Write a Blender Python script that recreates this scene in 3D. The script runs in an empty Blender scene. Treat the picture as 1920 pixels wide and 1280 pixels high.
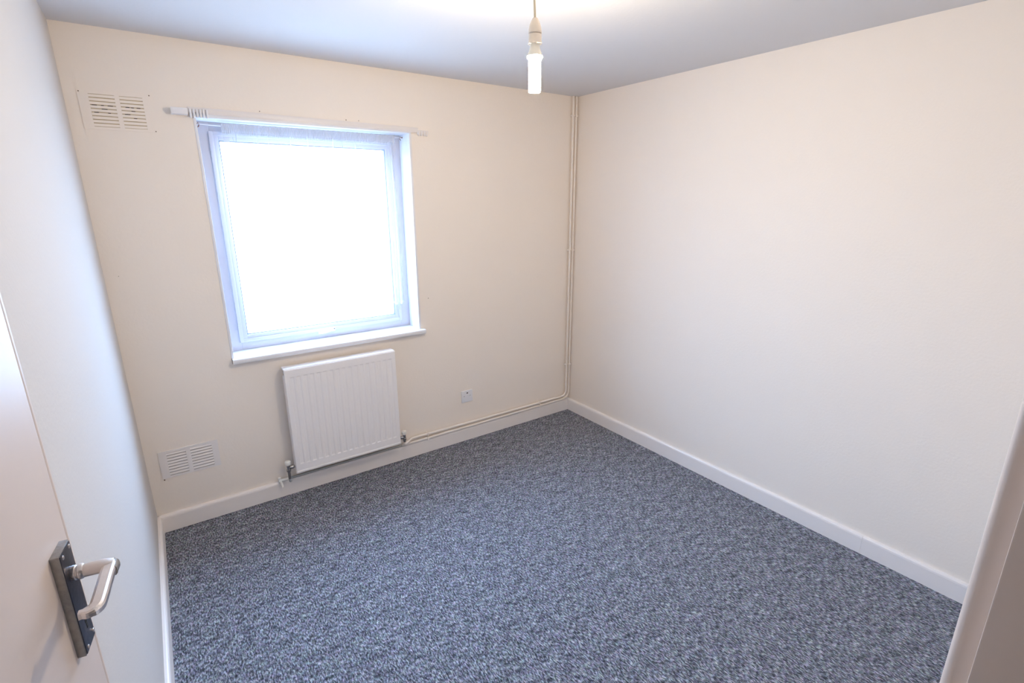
import bpy, bmesh, math, random
from mathutils import Vector, Matrix

random.seed(4)
C = bpy.context.scene.collection
sc = bpy.context.scene

# ------------------------------------------------------------------ camera
YAW, PITCH, ROLL = 0.6130, 0.2762, -0.0021
CAM_H = 1.7033
cy, sy, cp, sp = math.cos(YAW), math.sin(YAW), math.cos(PITCH), math.sin(PITCH)
fw = Vector((sy * cp, cy * cp, -sp))
rt = Vector((cy, -sy, 0))
up = rt.cross(fw)
cr, sr = math.cos(ROLL), math.sin(ROLL)
r2 = rt * cr + up * sr
u2 = up * cr - rt * sr
cam = bpy.data.objects.new('camera', bpy.data.cameras.new('camera'))
C.objects.link(cam)
cam.matrix_world = Matrix(((r2.x, u2.x, -fw.x, 0), (r2.y, u2.y, -fw.y, 0), (r2.z, u2.z, -fw.z, CAM_H), (0, 0, 0, 1)))
cam.data.sensor_width = 36
cam.data.lens = 945.6 / 1920 * 36
cam.data.clip_start = 0.01
sc.camera = cam

# ------------------------------------------------------------------ light and exposure
SKY = 14.0
world = bpy.data.worlds.new('world')
sc.world = world
world.use_nodes = True
wn = world.node_tree.nodes
wl = world.node_tree.links
bg = wn['Background']
tc = wn.new('ShaderNodeTexCoord')
sx = wn.new('ShaderNodeSeparateXYZ')
rampw = wn.new('ShaderNodeValToRGB')
mr = wn.new('ShaderNodeMapRange')
wl.new(tc.outputs['Generated'], sx.inputs[0])
wl.new(sx.outputs['Z'], mr.inputs['Value'])
mr.inputs['From Min'].default_value = -1
mr.inputs['From Max'].default_value = 1
wl.new(mr.outputs[0], rampw.inputs[0])
rampw.color_ramp.elements[0].position = 0.42
rampw.color_ramp.elements[0].color = (0.23, 0.32, 0.46, 1)      # pale paving and grass under an overcast sky
rampw.color_ramp.elements[1].position = 0.52
rampw.color_ramp.elements[1].color = (0.35, 0.52, 0.82, 1)
zen = rampw.color_ramp.elements.new(0.95)
zen.color = (0.76, 1.10, 1.72, 1)      # overcast: about twice as bright overhead as at the horizon
wl.new(rampw.outputs[0], bg.inputs['Color'])
bg.inputs['Strength'].default_value = SKY
BULB = 238.0

sc.view_settings.view_transform = 'Standard'
sc.view_settings.look = 'None'
sc.view_settings.gamma = 1
sc.view_settings.use_curve_mapping = False
sc.view_settings.exposure = 1.36
sc.cycles.use_denoising = True
sc.cycles.max_bounces = 14
sc.cycles.diffuse_bounces = 8
sc.cycles.transparent_max_bounces = 16
sc.cycles.sample_clamp_indirect = 6

# light portal filling the window opening (only guides sampling of the sky)
pd = bpy.data.lights.new('window_portal', 'AREA')
pd.shape = 'RECTANGLE'
pd.size, pd.size_y = 1.08, 1.2
pd.cycles.is_portal = True
po = bpy.data.objects.new('window_portal', pd)
C.objects.link(po)
po.location = (0.806, 3.26, 1.485)
po.rotation_euler = (math.radians(-90), 0, 0)

# ------------------------------------------------------------------ materials
def mat(name, col, rough=0.6, metal=0.0, spec=0.5, bump=0.0, bscale=60, var=0.0, vscale=3.0, emit=None, coat=0.0):
    m = bpy.data.materials.new(name)
    m.use_nodes = True
    nt = m.node_tree
    b = nt.nodes['Principled BSDF']
    b.inputs['Base Color'].default_value = (*col, 1)
    b.inputs['Roughness'].default_value = rough
    b.inputs['Metallic'].default_value = metal
    b.inputs['Specular IOR Level'].default_value = spec
    b.inputs['Coat Weight'].default_value = coat
    t = nt.nodes.new('ShaderNodeTexCoord')
    if var:
        n = nt.nodes.new('ShaderNodeTexNoise')
        n.inputs['Scale'].default_value = vscale
        n.inputs['Detail'].default_value = 5
        mx = nt.nodes.new('ShaderNodeMix')
        mx.data_type = 'RGBA'
        mx.inputs['A'].default_value = (*[c * (1 - var) for c in col], 1)
        mx.inputs['B'].default_value = (*[min(1, c * (1 + var)) for c in col], 1)
        nt.links.new(t.outputs['Object'], n.inputs['Vector'])
        nt.links.new(n.outputs['Fac'], mx.inputs['Factor'])
        nt.links.new(mx.outputs['Result'], b.inputs['Base Color'])
    if bump:
        n = nt.nodes.new('ShaderNodeTexNoise')
        n.inputs['Scale'].default_value = bscale
        n.inputs['Detail'].default_value = 4
        bp = nt.nodes.new('ShaderNodeBump')
        bp.inputs['Strength'].default_value = bump
        bp.inputs['Distance'].default_value = 0.002
        nt.links.new(t.outputs['Object'], n.inputs['Vector'])
        nt.links.new(n.outputs['Fac'], bp.inputs['Height'])
        nt.links.new(bp.outputs[0], b.inputs['Normal'])
    if emit:
        b.inputs['Emission Color'].default_value = (*emit[0], 1)
        b.inputs['Emission Strength'].default_value = emit[1]
    return m

M = {}
M['wall'] = mat('magnolia_paint', (0.885, 0.81, 0.73), 0.75, bump=0.35, bscale=90, var=0.012, spec=0.3)
M['wall_dimmed'] = mat('dimmed_wall_paint', (0.60, 0.56, 0.525), 0.8, bump=0.3, bscale=90, var=0.012, spec=0.2)  # wall paint darkened to stand in for the dimmer light on the left wall
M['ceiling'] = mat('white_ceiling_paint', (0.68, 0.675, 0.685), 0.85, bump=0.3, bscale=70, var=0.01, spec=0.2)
M['hall'] = mat('hall_paint', (0.72, 0.63, 0.52), 0.8, bump=0.2)
M['wood'] = mat('white_gloss_woodwork', (0.88, 0.83, 0.80), 0.34, bump=0.12, bscale=25, var=0.015, vscale=6)
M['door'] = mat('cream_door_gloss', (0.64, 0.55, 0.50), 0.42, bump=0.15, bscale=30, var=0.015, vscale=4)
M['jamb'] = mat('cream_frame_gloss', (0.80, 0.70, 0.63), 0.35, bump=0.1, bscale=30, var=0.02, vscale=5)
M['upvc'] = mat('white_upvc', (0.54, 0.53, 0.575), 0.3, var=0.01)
M['reveal'] = mat('white_reveal_paint', (0.80, 0.80, 0.82), 0.45, bump=0.15, bscale=50)
M['gasket'] = mat('grey_blue_gasket', (0.10, 0.13, 0.24), 0.6)
M['rad'] = mat('white_radiator_enamel', (0.90, 0.865, 0.85), 0.3, var=0.008)
M['ventwhite'] = mat('off_white_grille_paint', (0.83, 0.79, 0.77), 0.5)
M['ventdeep'] = mat('grille_shadow_gap', (0.46, 0.42, 0.40), 0.9)
M['dark'] = mat('dark_recess', (0.03, 0.025, 0.022), 0.9)
M['plastic'] = mat('white_plastic', (0.82, 0.81, 0.83), 0.35)
M['rail'] = mat('cream_plastic_track', (0.80, 0.75, 0.72), 0.4)
M['pipe'] = mat('cream_painted_pipe', (0.87, 0.80, 0.73), 0.32, var=0.02, vscale=15)
M['pipegrey'] = mat('grey_pipe', (0.42, 0.42, 0.40), 0.4, metal=0.5)  # greyer than the cream pipe; used under the radiator and for pin slots
M['chrome'] = mat('valve_chrome', (0.45, 0.44, 0.44), 0.22, metal=1.0)
M['cap'] = mat('valve_cap_white', (0.85, 0.84, 0.80), 0.35)
M['alu'] = mat('satin_aluminium', (0.80, 0.74, 0.71), 0.33, metal=1.0, bump=0.08, bscale=200, var=0.08, vscale=60)
M['plate'] = mat('tarnished_plate', (0.09, 0.09, 0.11), 0.32, metal=0.9, bump=0.15, bscale=160, var=0.25, vscale=50)
M['plateedge'] = mat('worn_plate_edge', (0.36, 0.34, 0.32), 0.4, metal=0.75, bump=0.3, bscale=250, var=0.3, vscale=120)
M['screw'] = mat('screw_head_metal', (0.62, 0.57, 0.56), 0.35, metal=0.9)
M['rust'] = mat('rusty_steel', (0.22, 0.10, 0.05), 0.8, var=0.3, vscale=200)
M['ventin'] = mat('grille_back_cream', (0.56, 0.45, 0.31), 0.8, var=0.15, vscale=40)
M['holder'] = mat('cream_lampholder_plastic', (0.78, 0.70, 0.60), 0.35)
M['bulbbase'] = mat('bulb_base_plastic', (0.85, 0.82, 0.72), 0.4)
M['flex'] = mat('cream_flex', (0.66, 0.58, 0.43), 0.5)
M['tube'] = mat('lit_lamp_tube', (1, 1, 1), 0.5, emit=((1.0, 0.83, 0.60), BULB))
M['mark'] = mat('wall_mark_brown', (0.20, 0.14, 0.10), 0.9)
M['filler'] = mat('yellow_filler', (0.84, 0.72, 0.46), 0.8)

def carpet():
    m = bpy.data.materials.new('grey_blue_loop_carpet')
    m.use_nodes = True
    nt = m.node_tree
    N, Lk = nt.nodes, nt.links
    b = N['Principled BSDF']
    b.inputs['Roughness'].default_value = 0.95
    b.inputs['Specular IOR Level'].default_value = 0.15
    b.inputs['Sheen Weight'].default_value = 0.15
    b.inputs['Sheen Roughness'].default_value = 0.6
    t = N.new('ShaderNodeTexCoord')
    warp = N.new('ShaderNodeTexNoise'); warp.inputs['Scale'].default_value = 45
    Lk.new(t.outputs['Object'], warp.inputs['Vector'])
    add = N.new('ShaderNodeMix'); add.data_type = 'RGBA'; add.blend_type = 'LINEAR_LIGHT'
    add.inputs['Factor'].default_value = 0.005
    Lk.new(t.outputs['Object'], add.inputs['A']); Lk.new(warp.outputs['Color'], add.inputs['B'])
    mp = N.new('ShaderNodeMapping'); mp.inputs['Scale'].default_value = (185, 62, 1)
    mp.inputs['Rotation'].default_value = (0, 0, math.radians(4))
    Lk.new(add.outputs['Result'], mp.inputs['Vector'])
    n1 = N.new('ShaderNodeTexNoise'); n1.inputs['Scale'].default_value = 1.0; n1.inputs['Detail'].default_value = 3; n1.inputs['Roughness'].default_value = 0.7
    Lk.new(mp.outputs[0], n1.inputs['Vector'])
    n2 = N.new('ShaderNodeTexNoise'); n2.inputs['Scale'].default_value = 22; n2.inputs['Detail'].default_value = 2
    Lk.new(t.outputs['Object'], n2.inputs['Vector'])
    mix = N.new('ShaderNodeMath'); mix.operation = 'MULTIPLY_ADD'; mix.inputs[1].default_value = 0.20; 
    Lk.new(n2.outputs['Fac'], mix.inputs[0]); Lk.new(n1.outputs['Fac'], mix.inputs[2])
    rp = N.new('ShaderNodeValToRGB')
    e = rp.color_ramp.elements
    e[0].position = 0.455; e[0].color = (0.015, 0.017, 0.024, 1)
    e[1].position = 0.84; e[1].color = (0.72, 0.73, 0.79, 1)
    k = e.new(0.56); k.color = (0.085, 0.092, 0.118, 1)
    k = e.new(0.66); k.color = (0.26, 0.275, 0.325, 1)
    k = e.new(0.74); k.color = (0.46, 0.475, 0.54, 1)
    Lk.new(mix.outputs[0], rp.inputs[0])
    # a little hue variation from yarn to yarn
    n3 = N.new('ShaderNodeTexNoise'); n3.inputs['Scale'].default_value = 75
    Lk.new(t.outputs['Object'], n3.inputs['Vector'])
    hue = N.new('ShaderNodeMix'); hue.data_type = 'RGBA'; hue.blend_type = 'OVERLAY'; hue.inputs['Factor'].default_value = 0.35
    Lk.new(rp.outputs[0], hue.inputs['A']); Lk.new(n3.outputs['Color'], hue.inputs['B'])
    Lk.new(hue.outputs['Result'], b.inputs['Base Color'])
    bp = N.new('ShaderNodeBump'); bp.inputs['Strength'].default_value = 0.7; bp.inputs['Distance'].default_value = 0.004
    Lk.new(n1.outputs['Fac'], bp.inputs['Height']); Lk.new(bp.outputs[0], b.inputs['Normal'])
    return m
M['carpet'] = carpet()

def glass():
    m = bpy.data.materials.new('window_glass')
    m.use_nodes = True
    nt = m.node_tree
    nt.nodes.clear()
    o = nt.nodes.new('ShaderNodeOutputMaterial')
    tr = nt.nodes.new('ShaderNodeBsdfTransparent'); tr.inputs[0].default_value = (0.93, 0.96, 0.96, 1)
    gl = nt.nodes.new('ShaderNodeBsdfGlossy'); gl.inputs['Roughness'].default_value = 0.02
    mx = nt.nodes.new('ShaderNodeMixShader'); mx.inputs[0].default_value = 0.06
    nt.links.new(tr.outputs[0], mx.inputs[1]); nt.links.new(gl.outputs[0], mx.inputs[2]); nt.links.new(mx.outputs[0], o.inputs[0])
    return m
M['glass'] = glass()

def net(name, base_open, dust=0.0):
    # fine woven voile: open between the threads, closing as the cloth turns edge-on
    m = bpy.data.materials.new(name)
    m.use_nodes = True
    nt = m.node_tree
    nt.nodes.clear()
    N, Lk = nt.nodes, nt.links
    o = N.new('ShaderNodeOutputMaterial')
    tr = N.new('ShaderNodeBsdfTransparent')
    df = N.new('ShaderNodeBsdfDiffuse'); df.inputs[0].default_value = (0.74 - dust, 0.75 - dust, 0.80 - dust, 1)
    tl = N.new('ShaderNodeBsdfTranslucent'); tl.inputs[0].default_value = (0.60, 0.64, 0.72, 1)
    m1 = N.new('ShaderNodeMixShader'); m1.inputs[0].default_value = 0.025
    m2 = N.new('ShaderNodeMixShader')
    lw = N.new('ShaderNodeLayerWeight'); lw.inputs[0].default_value = 0.5
    rp = N.new('ShaderNodeMapRange')
    rp.inputs['From Min'].default_value = 0.25; rp.inputs['From Max'].default_value = 0.80
    rp.inputs['To Min'].default_value = 1 - base_open; rp.inputs['To Max'].default_value = 0.995
    Lk.new(lw.outputs['Facing'], rp.inputs['Value'])
    Lk.new(df.outputs[0], m1.inputs[1]); Lk.new(tl.outputs[0], m1.inputs[2])
    Lk.new(rp.outputs[0], m2.inputs[0])
    Lk.new(tr.outputs[0], m2.inputs[1]); Lk.new(m1.outputs[0], m2.inputs[2])
    Lk.new(m2.outputs[0], o.inputs[0])
    return m
M['net'] = net('net_voile', 0.80)
M['nethead'] = net('net_voile_gathered', 0.25, 0.08)
M['nethem'] = net('net_voile_hem', 0.40)

# ------------------------------------------------------------------ mesh helpers
def bx(bm, lo, hi, bev=0.0, seg=2):
    lo, hi = Vector(lo), Vector(hi)
    r = bmesh.ops.create_cube(bm, size=1)
    vs = r['verts']
    for v in vs:
        v.co = Vector((lo[i] + (v.co[i] + 0.5) * (hi[i] - lo[i]) for i in range(3)))
    if bev:
        es = list({e for v in vs for e in v.link_edges})
        bmesh.ops.bevel(bm, geom=es, offset=bev, segments=seg, profile=0.6, affect='EDGES')

def lathe(bm, prof, origin=(0, 0, 0), axis=(0, 0, 1), seg=24, caps=True):
    """prof: list of (radius, height) along axis"""
    q = Vector((0, 0, 1)).rotation_difference(Vector(axis))
    o = Vector(origin)
    rings = []
    for r, z in prof:
        rings.append([bm.verts.new(o + q @ Vector((r * math.cos(2 * math.pi * k / seg), r * math.sin(2 * math.pi * k / seg), z))) for k in range(seg)])
    for a, b in zip(rings, rings[1:]):
        for k in range(seg):
            bm.faces.new((a[k], a[(k + 1) % seg], b[(k + 1) % seg], b[k]))
    if caps:
        bm.faces.new(rings[0][::-1]); bm.faces.new(rings[-1])

def tube(bm, pts, r, seg=14):
    pts = [Vector(p) for p in pts]
    rings = []
    ref = None
    for i, p in enumerate(pts):
        a = pts[max(0, i - 1)]; b = pts[min(len(pts) - 1, i + 1)]
        t = (b - a).normalized()
        if ref is None:
            ref = t.orthogonal().normalized()
        ref = (ref - t * ref.dot(t)).normalized()
        bi = t.cross(ref)
        rings.append([bm.verts.new(p + r * (ref * math.cos(2 * math.pi * k / seg) + bi * math.sin(2 * math.pi * k / seg))) for k in range(seg)])
    for a, b in zip(rings, rings[1:]):
        for k in range(seg):
            bm.faces.new((a[k], a[(k + 1) % seg], b[(k + 1) % seg], b[k]))
    bm.faces.new(rings[0][::-1]); bm.faces.new(rings[-1])

def prism(bm, prof, a, b, fn):
    """extrude closed 2D profile between parameter a and b; fn(u, v, t) -> point"""
    r0 = [bm.verts.new(fn(u, v, a)) for u, v in prof]
    r1 = [bm.verts.new(fn(u, v, b)) for u, v in prof]
    n = len(prof)
    for k in range(n):
        bm.faces.new((r0[k], r0[(k + 1) % n], r1[(k + 1) % n], r1[k]))
    bm.faces.new(r0[::-1]); bm.faces.new(r1)

def obj(name, bm, m, parent=None, smooth=False, origin=None):
    bmesh.ops.recalc_face_normals(bm, faces=bm.faces)
    me = bpy.data.meshes.new(name)
    if origin is not None:
        bmesh.ops.translate(bm, verts=bm.verts, vec=-Vector(origin))
    bm.to_mesh(me); bm.free()
    if m: me.materials.append(m)
    if smooth:
        for p in me.polygons: p.use_smooth = True
        try:
            me.set_sharp_from_angle(angle=math.radians(35))
        except Exception:
            pass
    o = bpy.data.objects.new(name, me)
    C.objects.link(o)
    if origin is not None: o.location = origin
    if parent: o.parent = parent
    return o

def part(name, bm, m, parent, smooth=True):
    """mesh given in world coordinates, parented under an un-rotated thing"""
    w = Vector((0, 0, 0)); p = parent
    while p: w += p.location; p = p.parent
    bmesh.ops.translate(bm, verts=bm.verts, vec=-w)
    o = obj(name, bm, m, None, smooth)
    o.parent = parent
    return o

def thing(name, label, cat, loc, group=None):
    o = bpy.data.objects.new(name, None)
    C.objects.link(o)
    o.location = loc; o.empty_display_size = 0.05
    o['label'] = label; o['category'] = cat
    if group: o['group'] = group
    return o

def struct(name, bm=None, m=None, loc=None, label=None, smooth=False):
    if bm is None:
        o = bpy.data.objects.new(name, None); C.objects.link(o); o.location = loc or (0, 0, 0)
    else:
        o = obj(name, bm, m, smooth=smooth)
    o['kind'] = 'structure'
    if label: o['label'] = label
    return o

NB = bmesh.new

# ------------------------------------------------------------------ room shell
L, R, D, H = -0.2032, 2.6551, 2.9591, 2.4
WX0, WX1, WZ0, WZ1 = 0.264, 1.342, 0.885, 2.086      # window reveal (finished opening)
FY = 0.0705                                          # room face of the door wall
OY = 3.24                                            # outer face of the window wall

bm = NB(); bx(bm, (-1.1, -1.5, -0.12), (3.0, OY, 0.0)); f = struct('floor', bm, M['carpet'], label='mottled grey-blue loop-pile carpet')
bm = NB(); bx(bm, (-1.1, -1.5, H), (3.0, OY, H + 0.12)); struct('ceiling', bm, M['ceiling'], label='plain white painted ceiling')

bm = NB()
bx(bm, (-1.1, D, 0), (WX0 - 0.012, OY, H)); bx(bm, (WX1 + 0.012, D, 0), (3.0, OY, H))
bx(bm, (WX0 - 0.012, D, 0), (WX1 + 0.012, OY, WZ0 - 0.03)); bx(bm, (WX0 - 0.012, D, WZ1 + 0.006), (WX1 + 0.012, OY, H))
wall_back = struct('wall_back', bm, M['wall'], label='magnolia wall with the window')
bm = NB(); bx(bm, (R, -0.05, 0), (3.0, D, H)); struct('wall_right', bm, M['wall'], label='plain magnolia wall on the right')
bm = NB(); bx(bm, (-1.1, 0.945, 0), (L, D, H)); bx(bm, (-1.1, FY, 0), (-0.385, 0.945, H)); struct('wall_left', bm, M['wall_dimmed'], label='pale wall beyond the open door')
LX0, LX1 = -0.285, 0.583
bm = NB()
bx(bm, (-1.1, -0.06, 0), (LX0, FY, H)); bx(bm, (LX1, -0.06, 0), (R, FY, H)); bx(bm, (LX0, -0.06, 2.06), (LX1, FY, H))
struct('wall_front', bm, M['wall'], label='wall around the doorway')
bm = NB(); bx(bm, (-1.1, -1.5, 0), (-0.95, -0.06, H)); struct('wall_hall_left', bm, M['hall'])
bm = NB(); bx(bm, (1.15, -1.5, 0), (1.3, -0.06, H)); struct('wall_hall_right', bm, M['hall'])
bm = NB(); bx(bm, (-0.95, -1.5, 0), (1.15, -1.38, H)); struct('wall_hall_back', bm, M['hall'])

# small marks in the plaster of the window wall
for x, z, r in ((1.416, 1.080, 0.0035), (0.545, 2.124, 0.003), (0.976, 2.118, 0.0035), (1.046, 2.119, 0.0028), (-0.149, 1.36, 0.002)):
    bm = NB(); lathe(bm, [(r, -0.001), (r * 0.6, 0.0012)], (x, D, z), (0, -1, 0), 8); part('nail_hole', bm, M['mark'], wall_back)
bm = NB(); bx(bm, (0.723, D - 0.0008, 2.090), (0.765, D + 0.002, 2.104), 0.0006); part('filler_patch', bm, M['filler'], wall_back)

# skirting boards
def skirt_prof(h):   # (distance from wall, height)
    return [(0, 0), (0.018, 0), (0.018, h - 0.016), (0.0165, h - 0.008), (0.0125, h - 0.002), (0.008, h), (0, h)]
SH = 0.098
bm = NB(); prism(bm, skirt_prof(SH), L, R, lambda u, v, t: Vector((t, D - u, v))); b = struct('baseboard_back', bm, M['wood'])
bm = NB(); prism(bm, skirt_prof(SH), 0.7485, D - 0.0005, lambda u, v, t: Vector((R - u, t, v)))
prism(bm, skirt_prof(SH - 0.0006), FY + 0.0005, 0.7475, lambda u, v, t: Vector((R - u, t, v))); struct('baseboard_right', bm, M['wood'])
bm = NB(); prism(bm, skirt_prof(SH), 0.945, D - 0.0005, lambda u, v, t: Vector((L + u, t, v))); struct('baseboard_left', bm, M['wood'])
bm = NB(); prism(bm, skirt_prof(SH), 0.63, R - 0.019, lambda u, v, t: Vector((t, FY + u, v))); struct('baseboard_front', bm, M['wood'])

# ------------------------------------------------------------------ window
win = struct('window_1', loc=(0.8, 3.1, WZ0), label='white square window in a deep reveal')
FYI = 3.100      # inner face of outer frame
bm = NB()        # reveal lining: head and two sides, front edge just proud of the plaster
bx(bm, (WX0 - 0.012, D - 0.004, WZ1 - 0.012), (WX1 + 0.012, OY, WZ1 + 0.006), 0.003)
part('reveal_head', bm, M['reveal'], win)
bm = NB(); bx(bm, (WX0 - 0.012, D - 0.004, WZ0), (WX0, OY, WZ1 - 0.012), 0.002); part('reveal_side', bm, M['reveal'], win)
bm = NB(); bx(bm, (WX1 - 0.002, D - 0.004, WZ0), (WX1 + 0.012, OY, WZ1 - 0.012), 0.002); part('reveal_side', bm, M['reveal'], win)
def rectframe(bm, x0, x1, z0, z1, w, y0, y1, bev=0.003, wb=None):
    wb = wb or w
    bx(bm, (x0, y0, z0), (x0 + w, y1, z1), bev); bx(bm, (x1 - w, y0, z0), (x1, y1, z1), bev)
    bx(bm, (x0 + w - 0.001, y0, z0), (x1 - w + 0.001, y1, z0 + wb), bev); bx(bm, (x0 + w - 0.001, y0, z1 - w), (x1 - w + 0.001, y1, z1), bev)
bm = NB(); rectframe(bm, WX0, WX1 - 0.002, WZ0, WZ1 - 0.012, 0.062, FYI, FYI + 0.07, 0.004); part('window_frame', bm, M['upvc'], win)
SX0, SX1, SZ0, SZ1 = 0.318, 1.280, 0.930, 2.030
sash = part('sash', (lambda b: (rectframe(b, SX0, SX1, SZ0, SZ1, 0.020, FYI - 0.016, FYI + 0.05, 0.003), rectframe(b, SX0 + 0.016, SX1 - 0.016, SZ0 + 0.016, SZ1 - 0.016, 0.026, FYI - 0.010, FYI + 0.05, 0.004), b)[-1])(NB()), M['upvc'], win)
GX0, GX1, GZ0, GZ1 = SX0 + 0.040, SX1 - 0.040, SZ0 + 0.040, SZ1 - 0.040
bm = NB(); rectframe(bm, GX0, GX1, GZ0, GZ1, 0.0055, FYI - 0.006, FYI + 0.02, 0); part('glazing_gasket', bm, M['gasket'], win)
bm = NB(); bx(bm, (GX0, FYI + 0.012, GZ0), (GX1, FYI + 0.016, GZ1)); part('pane', bm, M['glass'], win, False)
# handle
bm = NB()
hx, hz = 0.822, SZ0 + 0.006
bx(bm, (hx - 0.016, FYI - 0.026, hz - 0.012), (hx + 0.016, FYI - 0.015, hz + 0.014), 0.004)
tube(bm, [(hx, FYI - 0.022, hz), (hx - 0.004, FYI - 0.040, hz + 0.001), (hx - 0.02, FYI - 0.046, hz), (hx - 0.055, FYI - 0.048, hz - 0.006), (hx - 0.088, FYI - 0.044, hz - 0.006)], 0.0062, 12)
wh = part('window_handle', bm, M['plastic'], win)
bm = NB(); lathe(bm, [(0.003, 0), (0.003, 0.003)], (hx + 0.011, FYI - 0.026, hz + 0.004), (0, -1, 0), 10); o = part('keyhole', bm, M['dark'], wh)
o.parent = wh
# sill board
bm = NB()
sp_ = [(-0.036, 0.0), (-0.036, -0.004), (-0.034, -0.003), (-0.036, -0.020), (-0.033, -0.026), (-0.028, -0.028), (0.15, -0.028), (0.15, 0.0)]
prof = [(-0.031, 0.0), (-0.035, -0.0025), (-0.0375, -0.008), (-0.0375, -0.019), (-0.035, -0.0255), (-0.030, -0.028), (0.0, -0.028), (0.0, 0.0)]
prism(bm, prof, WX0 - 0.010, WX1 + 0.030, lambda u, v, t: Vector((t, D + u, WZ0 + v)))
bx(bm, (WX0 - 0.001, D - 0.001, WZ0 - 0.028), (WX1 + 0.001, OY - 0.02, WZ0))
part('window_sill', bm, M['reveal'], win)

# ------------------------------------------------------------------ door and frame
th = math.radians(8.3)
S0 = Vector((-0.1594, 0.7941, 1.22))
dd = Vector((math.sin(th), math.cos(th), 0)); nn = Vector((math.cos(th), -math.sin(th), 0))
def dp(s, off, z):     # door-local point: s towards leading edge, off out of the plate face, z from spindle
    return S0 + dd * s + nn * off + Vector((0, 0, z))
def dbox(bm, a, b, bev=0, seg=2):
    """box in door-local (s, off, z)"""
    n0 = set(bm.verts)
    bx(bm, a, b, bev, seg)
    for v in [v for v in bm.verts if v not in n0]:
        v.co = dp(*v.co)
door = struct('door_1', loc=(S0 + dd * -0.715 + nn * -0.049) * 1.0, label='cream painted flush door standing open')
door.location.z = 0
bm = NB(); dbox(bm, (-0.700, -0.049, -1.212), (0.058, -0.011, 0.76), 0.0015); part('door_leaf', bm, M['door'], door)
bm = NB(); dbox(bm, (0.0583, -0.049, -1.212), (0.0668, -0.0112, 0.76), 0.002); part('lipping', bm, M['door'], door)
# handle furniture
ps0, ps1, pz0, pz1 = -0.0105, 0.0315, -0.1185, 0.0405
bm = NB(); dbox(bm, (ps0, -0.0112, pz0), (ps1, -0.0012, pz1), 0.001)
bplate = part('door_handle', bm, M['plateedge'], door)
bplate['label'] = 'tarnished metal lever handle on a long backplate'
def sub(name, bm, m):
    return part(name, bm, m, bplate)
bm = NB(); dbox(bm, (ps0 + 0.0016, -0.0016, pz0 + 0.0016), (ps1 - 0.0016, 0.0, pz1 - 0.0016), 0.0006); sub('face_plate', bm, M['plate'])
sc_ = (ps0 + ps1) / 2
bm = NB(); lathe(bm, [(0.0095, 0), (0.0102, 0.002), (0.0102, 0.005), (0.0088, 0.006), (0.0088, 0.0075), (0.0102, 0.0085), (0.0102, 0.012), (0.009, 0.014)], dp(sc_, -0.0005, 0.0), nn, 28)
sub('collar', bm, M['alu'])
bm = NB()     # neck: round bar flaring to an oval as it meets the grip
rings = []
for o_, rs, rz in ((0.010, 0.0086, 0.0086), (0.020, 0.0088, 0.0092), (0.030, 0.0094, 0.0094), (0.038, 0.0105, 0.0080), (0.046, 0.0105, 0.0050)):
    rings.append([bm.verts.new(dp(sc_ + rs * math.cos(a), o_, rz * math.sin(a))) for a in [2 * math.pi * k / 20 for k in range(20)]])
for a, b_ in zip(rings, rings[1:]):
    for k in range(20): bm.faces.new((a[k], a[(k + 1) % 20], b_[(k + 1) % 20], b_[k]))
bm.faces.new(rings[0][::-1]); bm.faces.new(rings[-1])
sub('neck', bm, M['alu'])
# grip: flat strap, outer edge turned down, returning to the door at its end
path = [(0.0165, 0.0412, 0.0005), (0.013, 0.0415, 0.003), (0.008, 0.042, 0.0035), (-0.010, 0.0425, 0.0038), (-0.035, 0.0435, 0.0038), (-0.058, 0.0445, 0.0035), (-0.070, 0.0445, 0.003)]
for k in range(1, 9):
    a = math.radians(90 * k / 8)
    path.append((-0.070 - 0.010 * math.sin(a), 0.0445 - 0.009 * (1 - math.cos(a)), 0.003 - 0.001 * k / 8))
path += [(-0.0803, 0.031, 0.0018), (-0.0805, 0.0275, 0.0015)]
hw = 0.0078
sec = [(-hw, 0.0), (-hw * 0.6, 0.0012), (hw * 0.5, 0.0012), (hw * 0.85, -0.0003), (hw, -0.003), (hw, -0.0085), (hw - 0.0022, -0.0085), (hw - 0.0024, -0.0030), (hw * 0.5, -0.0022), (-hw * 0.7, -0.0022), (-hw, -0.0015)]
bm = NB(); rings = []
for i, p in enumerate(path):
    a = Vector(path[max(0, i - 1)]); b_ = Vector(path[min(len(path) - 1, i + 1)])
    t = (b_ - a); t.z = 0; t.normalize()
    out = Vector((t.y, -t.x, 0))       # outward from the door while running towards the hinge
    if out.y < 0 and i < 8: out = -out
    if i >= 8: 
        out = out if out.dot(prev) > 0 else -out
    prev = out
    k = 0.62 if i >= len(path) - 2 else (0.8 if i in (0,) else 1.0)
    rings.append([bm.verts.new(dp(*(Vector(p) + out * u * k + Vector((0, 0, v * (1.0 if i < 12 else 0.85)))))) for u, v in sec])
n = len(sec)
for a, b_ in zip(rings, rings[1:]):
    for k in range(n): bm.faces.new((a[k], a[(k + 1) % n], b_[(k + 1) % n], b_[k]))
bm.faces.new(rings[0][::-1]); bm.faces.new(rings[-1])
part('lever', bm, M['alu'], bplate, False)
bm = NB()     # curled outer lip at the far end of the grip
prism(bm, [(0.0470, 0.0038), (0.0492, 0.0030), (0.0508, 0.0005), (0.0513, -0.0045), (0.0508, -0.0090), (0.0488, -0.0115), (0.0468, -0.0110), (0.0468, -0.0100), (0.0486, -0.0098), (0.0498, -0.0045), (0.0490, 0.0005), (0.0470, 0.0020)], -0.002, 0.0150, lambda u, v, t: dp(t, u, v))
sub('lever_scroll', bm, M['plateedge'])
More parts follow.
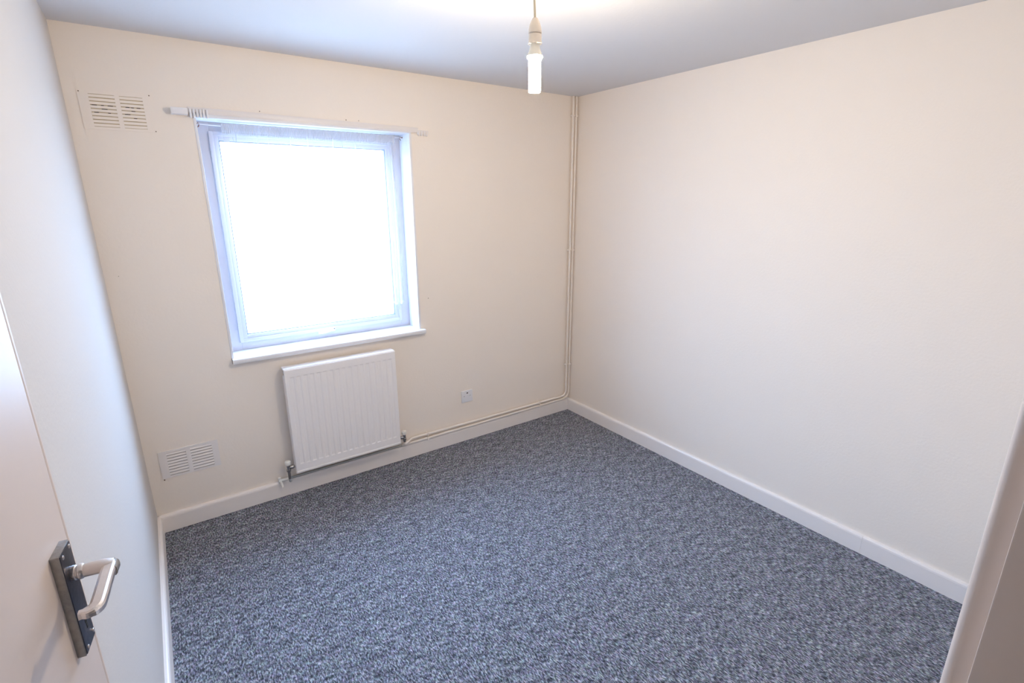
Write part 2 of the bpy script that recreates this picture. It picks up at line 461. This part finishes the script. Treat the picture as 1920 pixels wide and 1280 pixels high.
for s_, z_ in ((ps0 + 0.009, pz1 - 0.007), (ps1 - 0.007, pz1 - 0.007), (ps0 + 0.009, pz0 + 0.007), (ps1 - 0.005, pz0 + 0.010)):
    bm = NB(); lathe(bm, [(0.0030, 0), (0.0026, 0.0008), (0.0012, 0.0012)], dp(s_, 0, z_), nn, 12); sub('screw', bm, M['screw'])
bm = NB(); lathe(bm, [(0.0034, 0), (0.0034, 0.0003)], dp(sc_ + 0.002, 0, -0.079), nn, 12); dbox(bm, (sc_ + 0.0004, 0, -0.091), (sc_ + 0.0036, 0.0003, -0.079)); sub('keyhole', bm, M['dark'])
for z_ in (-1.0, -0.1, 0.55):     # hinges on the far stile
    bm = NB(); lathe(bm, [(0.006, 0), (0.006, 0.075)], dp(-0.708, -0.046, z_), (0, 0, 1), 12); part('hinge', bm, M['screw'], door)

# door lining, stop and architrave
frame = struct('trim_1', loc=(0.13, 0.0, 0), label='cream painted door frame')
JX = 0.555
bm = NB(); bx(bm, (JX, -0.06, 0), (LX1 + 0.006, FY + 0.0030, 2.06), 0.009, 5); part('frame_side', bm, M['jamb'], frame)
bm = NB(); bx(bm, (JX - 0.0125, -0.075, 0), (JX + 0.002, 0.0540, 2.03), 0.0013, 2); part('door_stop', bm, M['jamb'], frame)
bm = NB(); bx(bm, (LX0, -0.06, 0), (-0.255, FY, 2.06), 0.005, 3); part('frame_side', bm, M['jamb'], frame)
bm = NB(); bx(bm, (-0.255, -0.06, 2.03), (JX, FY, 2.06), 0.005, 3); part('frame_head', bm, M['jamb'], frame)
bm = NB(); bx(bm, (0.602, FY - 0.001, 0), (0.662, FY + 0.004, 2.11), 0.002, 2); part('architrave', bm, M['wood'], frame)
bm = NB(); bx(bm, (-0.285, FY - 0.001, 2.064), (0.602, FY + 0.004, 2.11), 0.002, 2); part('architrave', bm, M['wood'], frame)

# ------------------------------------------------------------------ radiator
rad = thing('radiator', 'white ribbed panel radiator below the window sill', 'radiator', (0.802, D - 0.06, 0.0))
RX0, RX1, RZ0, RZ1, RY = 0.480, 1.1255, 0.164, 0.797, D - 0.100
def ramp(v, a, b, w):
    return max(0.0, min(1.0, min((v - a) / w, (b - v) / w)))
xs = set([RX0, RX1, RX0 + 0.003, RX1 - 0.003])
fl = [0.5165 + 0.03575 * k for k in range(17)]
for c_ in fl:
    for q in (-0.0135, -0.0085, 0.0085, 0.0135): xs.add(c_ + q)
zs = [RZ0, RZ0 + 0.003, RZ0 + 0.012, RZ0 + 0.016, 0.219, 0.225, 0.5, 0.747, 0.753, RZ1 - 0.012, RZ1 - 0.003, RZ1]
xs = sorted(xs)
bm = NB(); grid = []
for z in zs:
    row = []
    for x in xs:
        y = RY
        e = min(x - RX0, RX1 - x, z - RZ0, RZ1 - z)
        if e < 0.0025: y += 0.004
        fx = max(ramp(x, c_ - 0.0135, c_ + 0.0135, 0.005) for c_ in fl)
        fz = ramp(z, 0.219, 0.753, 0.006)
        y += 0.0030 * fx * fz
        if RZ0 + 0.0125 > z > RZ0 + 0.002 : y -= 0.0022 * (1 if e > 0.0025 else 0)
        row.append(bm.verts.new((x, y, z)))
    grid.append(row)
for i in range(len(zs) - 1):
    for j in range(len(xs) - 1):
        bm.faces.new((grid[i][j], grid[i][j + 1], grid[i + 1][j + 1], grid[i + 1][j]))
# back closure of the panel
bk = [bm.verts.new(p) for p in ((RX0, RY + 0.012, RZ0), (RX1, RY + 0.012, RZ0), (RX1, RY + 0.012, RZ1), (RX0, RY + 0.012, RZ1))]
bm.faces.new(bk[::-1])
bm.faces.new([grid[0][j] for j in range(len(xs))][::-1] + [bk[0], bk[1]])
bm.faces.new([grid[-1][j] for j in range(len(xs))] + [bk[2], bk[3]])
bm.faces.new([grid[i][0] for i in range(len(zs))] + [bk[3], bk[0]])
bm.faces.new([grid[i][-1] for i in range(len(zs))][::-1] + [bk[1], bk[2]])
part('front_panel', bm, M['rad'], rad, False)
bm = NB(); bx(bm, (RX0 + 0.006, D - 0.042, RZ0 + 0.004), (RX1 - 0.006, D - 0.032, RZ1 - 0.02), 0.003); part('back_panel', bm, M['rad'], rad)
bm = NB()
bx(bm, (RX0 + 0.001, RY + 0.008, RZ1 - 0.006), (RX1 - 0.002, D - 0.030, RZ1 + 0.006), 0.003)
bx(bm, (RX0 + 0.001, RY + 0.003, RZ1 - 0.016), (RX1 - 0.001, RY + 0.009, RZ1 + 0.003), 0.002)
part('top_grille', bm, M['rad'], rad)
for x0, x1 in ((RX0 + 0.001, RX0 + 0.004), (RX1 - 0.004, RX1 - 0.001)):
    bm = NB(); bx(bm, (x0, RY + 0.012, RZ0 + 0.03), (x1, D - 0.034, RZ1 - 0.045), 0.001); part('side_panel', bm, M['rad'], rad)
bm = NB(); bx(bm, (RX0 + 0.006, RY + 0.014, RZ1 - 0.042), (RX0 + 0.010, D - 0.040, RZ1 - 0.008)); part('side_opening', bm, M['dark'], rad)
bm = NB()
for k in range(40):
    x = RX0 + 0.025 + k * 0.0152
    bx(bm, (x, RY + 0.013, RZ0 + 0.05), (x + 0.001, D - 0.043, RZ1 - 0.03))
part('convector_fins', bm, M['rad'], rad, False)['kind'] = 'stuff'
for x in (RX0 + 0.08, RX1 - 0.08):
    for z in (0.25, 0.66):
        bm = NB(); bx(bm, (x - 0.015, D - 0.0335, z), (x + 0.015, D - 0.0006, z + 0.06), 0.001); part('bracket', bm, M['rad'], rad)
def valve(x, s, zc, yv, drop):
    bm = NB()
    lathe(bm, [(0.008, -drop), (0.0085, -0.034), (0.013, -0.032), (0.013, -0.020), (0.0095, -0.018), (0.0095, 0.004), (0.011, 0.006), (0.011, 0.010)], (x, yv, zc), (0, 0, 1), 16)
    lathe(bm, [(0.0075, 0), (0.0075, 0.012), (0.012, 0.013), (0.012, 0.026), (0.0075, 0.027), (0.0075, 0.05)], (x, yv, zc - 0.010), (s, 0, 0), 16)
    v = part('radiator_valve', bm, M['chrome'], rad)
    bm = NB(); lathe(bm, [(0.011, 0.006), (0.0150, 0.010), (0.0165, 0.016), (0.0165, 0.026), (0.0145, 0.032), (0.009, 0.035)], (x, yv, zc), (0, 0, 1), 20); c_ = part('valve_cap', bm, M['cap'], v)
valve(0.4445, 1, 0.208, D - 0.062, 0.080)
valve(1.165, -1, 0.198, D - 0.062, 0.047)

# ------------------------------------------------------------------ heating pipes
def bend(c0, c1, c2, r, n=8):
    """round the corner c1 between c0 and c2"""
    a = (Vector(c0) - Vector(c1)).normalized(); b = (Vector(c2) - Vector(c1)).normalized(); c1 = Vector(c1)
    pa, pb = c1 + a * r, c1 + b * r
    out = []
    for k in range(n + 1):
        t = k / n; out.append(pa * (1 - t) ** 2 + c1 * 2 * t * (1 - t) + pb * t * t)
    return out
PY = D - 0.0190
pu = thing('heating_pipe', 'inner of the two cream corner pipes, ending at the radiator right-hand valve', 'pipe', (2.6085, PY, 0.14), 'painted heating pipes')
bm = NB()
tube(bm, [Vector((2.6065, PY, H - 0.001)), Vector((2.6105, PY, 1.3))] + bend((2.6105, PY, 1.3), (2.6130, PY, 0.132), (1.3, PY, 0.138), 0.055) + [Vector((1.75, PY, 0.136)), Vector((1.24, PY, 0.141))] + bend((1.24, PY, 0.141), (1.165, D - 0.062, 0.134), (1.165, D - 0.062, 0.17), 0.006) + [Vector((1.165, D - 0.062, 0.1485))], 0.0090)
part('pipe_run', bm, M['pipe'], pu)
pl = thing('heating_pipe', 'outer cream pipe nearest the room corner, running low under the radiator to its left valve', 'pipe', (2.640, PY, 0.108), 'painted heating pipes')
bm = NB()
tube(bm, [Vector((2.6350, PY, H - 0.001)), Vector((2.6385, PY, 1.3))] + bend((2.6385, PY, 1.3), (2.6400, PY, 0.1065), (1.3, PY, 0.1065), 0.075) + [Vector((1.16, PY, 0.1085))], 0.0090)
part('pipe_run', bm, M['pipe'], pl)
bm = NB()
tube(bm, [Vector((1.162, PY, 0.1085)), Vector((0.80, PY, 0.1085)), Vector((0.447, PY, 0.1085))], 0.0068)
tube(bm, bend((0.50, PY, 0.1085), (0.4445, D - 0.062, 0.1085), (0.4445, D - 0.062, 0.14), 0.008) + [Vector((0.4445, D - 0.062, 0.1255))], 0.0066)
part('lower_pipe_run', bm, M['pipegrey'], pl)
bm = NB()
tube(bm, [Vector((0.452, PY, 0.1085)), Vector((0.395, PY, 0.1085))], 0.0098)
lathe(bm, [(0.0125, 0), (0.0125, 0.012)], (0.402, PY, 0.1085), (-1, 0, 0), 14)
tube(bm, [Vector((0.399, PY - 0.004, 0.110)), Vector((0.402, PY - 0.020, 0.094)), Vector((0.403, PY - 0.026, 0.078))], 0.0062)
lathe(bm, [(0.0085, 0), (0.0085, 0.010)], (0.396, PY - 0.004, 0.120), (0, 0, 1), 12)
part('drain_tee', bm, M['cap'], pl)
def clip(x, z, horizontal, both=True, owner=None):
    bm = NB()
    if horizontal:
        bx(bm, (x - 0.006, PY - 0.0112, z - 0.0120), (x + 0.006, D, z + 0.0120), 0.003)
    else:
        bx(bm, (x - 0.0120, PY - 0.0112, z - 0.006), (x + 0.0120, D, z + 0.006), 0.003)
    part('pipe_clip', bm, M['pipe'], owner)
for z in (2.272, 1.322, 0.400):
    clip(2.6105 + (0.0010 if z < 1 else (-0.003 if z > 2 else 0)), z, False, owner=pu); clip(2.6385 - (0.003 if z > 2 else 0), z, False, owner=pl)
clip(1.352, 0.140, True, owner=pu); clip(1.352, 0.108, True, owner=pl)
clip(2.335, 0.1075, True, owner=pl); clip(2.335, 0.1335, True, owner=pu)

# ------------------------------------------------------------------ wall vents
def vent(name, label, x0, x1, z0, z1, cols, zt, zb, n, louvre, group):
    v = thing(name, label, 'vent', ((x0 + x1) / 2, D, z0), group)
    bm = NB(); th_ = 0.004 if louvre else 0.003
    ys = D - th_
    segs = [x0, cols[0][0], cols[0][1], cols[1][0], cols[1][1], x1]
    for a, b_ in ((x0, cols[0][0]), (cols[0][1], cols[1][0]), (cols[1][1], x1)):
        bx(bm, (a, ys, z0), (b_, D, z1))
    for a, b_ in cols:
        bx(bm, (a, ys, z0), (b_, D, zb)); bx(bm, (a, ys, zt), (b_, D, z1))
    part('grille_frame', bm, M['wall'] if not louvre else M['ventwhite'], v, False)
    bm = NB(); bx(bm, (cols[0][0], D - 0.0006, zb), (cols[1][1], D, zt)); part('grille_back', bm, M['ventin'] if not louvre else M['ventdeep'], v, False)
    pitch = (zt - zb) / n
    for (a, b_) in cols:
        for k in range(n):
            zc = zb + pitch * (k + 0.5)
            bm = NB()
            if louvre:      # hooded slat, top tilted out of the plate
                pr = [(0.0, 0.40), (0.0, 0.10), (0.0042, -0.26), (0.0050, -0.20), (0.0042, 0.02)]
                prism(bm, pr, a, b_, lambda u, w, t: Vector((t, D - 0.001 - u, zc + w * pitch)))
                part('slat', bm, M['ventwhite'], v, False)
            else:
                bx(bm, (a, ys + 0.0004, zc - pitch * 0.36), (b_, D - 0.0008, zc + pitch * 0.36), 0.0006)
                part('slat', bm, M['wall'], v, False)
    return v
v1 = vent('wall_vent', 'painted-over twin-column air grille high on the wall left of the window', -0.157, 0.101, 1.995, 2.150, ((-0.121, -0.032), (-0.015, 0.068)), 2.137, 2.006, 9, False, 'twin-column wall air grilles')
for x, z in ((0.095, 2.149), (0.0975, 2.000), (-0.151, 2.143)):
    bm = NB(); lathe(bm, [(0.0030, 0.0), (0.0022, 0.0045)], (x, D, z), (0, -1, 0), 10); part('screw', bm, M['mark'], v1)
for x, w, r_ in ((-0.107, 0.018, 5), (-0.079, 0.010, 5), (-0.052, 0.018, 5), (-0.074, 0.020, 4), (-0.104, 0.016, 3), (-0.060, 0.010, 3), (0.008, 0.014, 5), (0.026, 0.010, 5), (0.048, 0.014, 5), (0.027, 0.014, 4), (0.004, 0.020, 3), (0.030, 0.012, 2)):
    z = 2.006 + (2.137 - 2.006) / 9 * (r_ + 0.9) + 0.0005
    bm = NB(); bx(bm, (x - w / 2, D - 0.0016, z - 0.0015), (x + w / 2, D - 0.0004, z + 0.0018), 0.0005); part('slot_hole', bm, M['dark'], v1, False)
v2 = vent('wall_vent', 'white louvred twin-column air grille low on the wall left of the radiator', -0.147, 0.122, 0.298, 0.450, ((-0.112, -0.026), (-0.006, 0.092)), 0.438, 0.310, 8, True, 'twin-column wall air grilles')
bm = NB(); lathe(bm, [(0.0032, 0.0), (0.0022, 0.0052)], (-0.140, D, 0.292), (0, -1, 0), 10); part('screw', bm, M['mark'], v2)

# ------------------------------------------------------------------ socket
so = thing('wall_socket', 'white single plug socket low on the wall right of the radiator', 'socket', (1.682, D, 0.337))
bm = NB(); bx(bm, (1.6365, D - 0.009, 0.2940), (1.7255, D, 0.3805), 0.003, 3); part('socket_plate', bm, M['plastic'], so)
bm = NB(); bx(bm, (1.676, D - 0.0094, 0.3585), (1.688, D - 0.0085, 0.3665)); part('earth_slot', bm, M['dark'], so, False)
for x in (1.6565, 1.7045):
    bm = NB(); bx(bm, (x - 0.0045, D - 0.0094, 0.3385), (x + 0.0045, D - 0.0085, 0.3425)); part('pin_slot', bm, M['pipegrey'], so, False)
bm = NB(); bx(bm, (1.684, D - 0.0100, 0.337), (1.7, D - 0.0085, 0.352), 0.001); part('shutter', bm, M['plastic'], so)

# ------------------------------------------------------------------ curtain rail
cr_ = thing('curtain_rail', 'cream plastic curtain track fixed above the window head', 'curtain rail', (0.82, D, 2.085))
bm = NB()
tp = [(0.0, -0.013), (-0.006, -0.013), (-0.006, -0.009), (-0.011, -0.009), (-0.012, -0.005), (-0.012, 0.010), (-0.010, 0.013), (0.0, 0.013)]
prism(bm, tp, 0.235, 1.395, lambda u, v, t: Vector((t, D - 0.004 + u, 2.1035 - 0.009 * (t - 0.235) + v)))
part('track', bm, M['rail'], cr_)
bm = NB(); bx(bm, (0.166, D - 0.046, 2.078), (0.232, D, 2.106), 0.003); part('end_bracket', bm, M['plastic'], cr_)
bm = NB(); bx(bm, (1.392, D - 0.014, 2.070), (1.462, D, 2.094), 0.003); part('end_bracket', bm, M['rail'], cr_)
for k in range(6):
    x = 0.240 + 0.0135 * k
    bm = NB(); bx(bm, (x, D - 0.024, 2.070), (x + 0.0085, D - 0.003, 2.108), 0.002); part('glider', bm, M['plastic'], cr_)
for k in range(4):
    x = 1.395 + 0.017 * k
    bm = NB(); bx(bm, (x, D - 0.021, 2.062), (x + 0.0085, D - 0.010, 2.092), 0.002); part('glider', bm, M['rail'], cr_)

# ------------------------------------------------------------------ net curtain on its wire
NY = D + 0.095
wire = thing('curtain_wire', 'thin sprung wire stretched between two rusty hooks under the window head', 'curtain wire', (0.8, NY, 2.052))
bm = NB(); tube(bm, [(WX0 + 0.012, NY, 2.056)] + [(WX0 + 0.012 + (WX1 - WX0 - 0.024) * t, NY, 2.056 - 0.010 * math.sin(math.pi * t)) for t in (0.2, 0.4, 0.6, 0.8)] + [(WX1 - 0.012, NY, 2.056)], 0.002, 8); part('wire', bm, M['plastic'], wire)
for x, s in ((WX0, 1), (WX1 - 0.002, -1)):
    yh = D + 0.012 if s > 0 else NY
    bm = NB(); lathe(bm, [(0.0045, 0), (0.0045, 0.002), (0.0022, 0.003), (0.0022, 0.010)], (x, NY, 2.058), (s, 0, 0), 10)
    tube(bm, [(x + s * 0.009, NY, 2.058), (x + s * 0.013, NY, 2.062), (x + s * 0.017, NY, 2.056), (x + s * 0.015, NY, 2.046), (x + s * 0.010, NY, 2.042)], 0.0019, 8)
    part('hook', bm, M['rust'], wire)

nc = thing('net_curtain', 'sheer white net curtain hanging short across the window glass', 'curtain', (0.83, NY, 1.03))
XL, XR = 0.374, 1.288
TOPZ = 2.062
bot = [(0.0, 1.06), (0.015, 1.030), (0.055, 1.028), (0.085, 1.055), (0.12, 1.060), (0.165, 1.048), (0.20, 1.044), (0.25, 1.020), (0.33, 1.022), (0.42, 1.040), (0.45, 1.075), (0.55, 1.085), (0.68, 1.086), (0.80, 1.083), (0.88, 1.075), (0.94, 1.050), (0.97, 1.050), (1.0, 1.066)]
def interp(t, tab):
    for (a, va), (b, vb) in zip(tab, tab[1:]):
        if t <= b:
            k = (t - a) / (b - a); k = k * k * (3 - 2 * k); return va + (vb - va) * k
    return tab[-1][1]
folds = [(0.05, 0.10, 0.020, 0.006), (0.075, 0.045, 0.030, 0.007), (0.185, 0.13, 0.026, 0.007), (0.215, 0.20, 0.045, 0.008), (0.345, 0.26, 0.034, 0.007), (0.43, 0.435, 0.050, 0.008), (0.585, 0.53, 0.042, 0.008), (0.66, 0.64, 0.020, 0.005), (0.715, 0.74, 0.040, 0.006), (0.85, 0.83, 0.020, 0.010), (0.95, 0.93, 0.030, 0.008), (0.975, 0.975, 0.030, 0.007)]
def netpt(u, v):
    """u across 0..1, v 0 top..1 bottom"""
    zb = interp(u, bot)
    z = TOPZ + (zb - TOPZ) * v
    xl = XL + (0.036) * v
    x = xl + (XR - xl) * u
    y = 0.0
    for u0, u1, A, w in folds:
        c_ = u0 + (u1 - u0) * (v ** 0.8)
        amp = A * (0.45 + 0.75 * min(1, v * 1.6)) * 0.9
        q = (u - c_) / w
        y -= amp * math.exp(-q * q) * (0.8 if u0 != 0.66 or v < 0.35 else max(0, 0.8 - (v - 0.35) * 4))
        x += 0.010 * math.exp(-q * q) * (1 if A > 0.03 else -0.6)
    y += 0.004 * math.sin(u * 31 + 1.3 * v) * v + 0.0022 * math.sin(u * 90 + 2) * (1 - v)
    return Vector((x, NY - 0.012 + y * 0.8, z))
def sheet(bm, u0, u1, nu, v0, v1, nv, fn):
    g = [[bm.verts.new(fn(u0 + (u1 - u0) * i / nu, v0 + (v1 - v0) * j / nv)) for i in range(nu + 1)] for j in range(nv + 1)]
    for j in range(nv):
        for i in range(nu):
            bm.faces.new((g[j][i], g[j][i + 1], g[j + 1][i + 1], g[j + 1][i]))
bm = NB(); sheet(bm, 0, 1, 420, 0.035, 1, 46, netpt); o = part('net_cloth', bm, M['net'], nc)
def headpt(u, v):
    z = TOPZ + 0.004 - 0.050 * v
    return Vector((XL + (XR - XL) * u, NY - 0.007 + 0.0022 * math.sin(u * 760 + 2 * math.sin(u * 60)) * (0.4 + v) + 0.001, z + 0.002 * math.sin(u * 210)))
bm = NB(); sheet(bm, 0, 1, 1100, 0, 1, 5, headpt); part('gathered_header', bm, M['nethead'], nc)
def hempt(u, v):     # doubled hem along the bottom
    p = netpt(u, 1 - 0.012 * (1 - v)); p.y -= 0.0012; return p
bm = NB(); sheet(bm, 0, 1, 420, 0, 1, 2, hempt); part('bottom_hem', bm, M['nethem'], nc)
def sidehem(u, v):
    p = netpt(0.028 * u, 0.06 + 0.94 * v); p.y -= 0.0015; return p
bm = NB(); sheet(bm, 0, 1, 10, 0, 1, 60, sidehem); part('side_hem', bm, M['nethem'], nc)

# ------------------------------------------------------------------ pendant lamp
BX, BY = 1.0745, 1.40
lamp = thing('pendant_lamp', 'bare lit tube bulb in a cream lampholder hanging on a flex from the ceiling', 'lamp', (BX, BY, H))
bm = NB(); lathe(bm, [(0.048, 0), (0.048, -0.006), (0.044, -0.016), (0.030, -0.022), (0.010, -0.026), (0.006, -0.034)], (BX - 0.004, BY, H), (0, 0, 1), 32); part('ceiling_rose', bm, M['holder'], lamp)
bm = NB(); tube(bm, [(BX - 0.004, BY, H - 0.02), (BX - 0.0045, BY, 2.33), (BX - 0.003, BY, 2.28), (BX - 0.001, BY, 2.24), (BX, BY, 2.215)], 0.0036, 10); part('flex', bm, M['flex'], lamp)
bm = NB(); lathe(bm, [(0.005, 0.0665), (0.008, 0.0660), (0.0125, 0.058), (0.0178, 0.046), (0.0205, 0.034), (0.021, 0.0245), (0.0195, 0.0235)], (BX, BY, 2.170), (0, 0, 1), 32)
lh = part('lampholder', bm, M['holder'], lamp)
bm = NB(); lathe(bm, [(0.0200, 0.0215), (0.0205, 0.0195), (0.0205, 0.002), (0.0218, -0.0005), (0.0218, -0.004), (0.0210, -0.005), (0.0150, -0.005)], (BX, BY, 2.170), (0, 0, 1), 32); part('shade_ring', bm, M['holder'], lamp)
bm = NB(); lathe(bm, [(0.0145, 0.0), (0.0150, -0.008), (0.0155, -0.013), (0.018, -0.022), (0.0215, -0.031), (0.0235, -0.0355), (0.024, -0.0375)], (BX, BY, 2.169), (0, 0, 1), 32); part('bulb_base', bm, M['bulbbase'], lamp)
bm = NB(); lathe(bm, [(0.023, -0.0376), (0.0245, -0.0385), (0.0245, -0.042), (0.021, -0.045), (0.0190, -0.050), (0.0190, -0.138), (0.018, -0.1405), (0.014, -0.1410)], (BX, BY, 2.169), (0, 0, 1), 32); part('bulb_tube', bm, M['tube'], lamp)
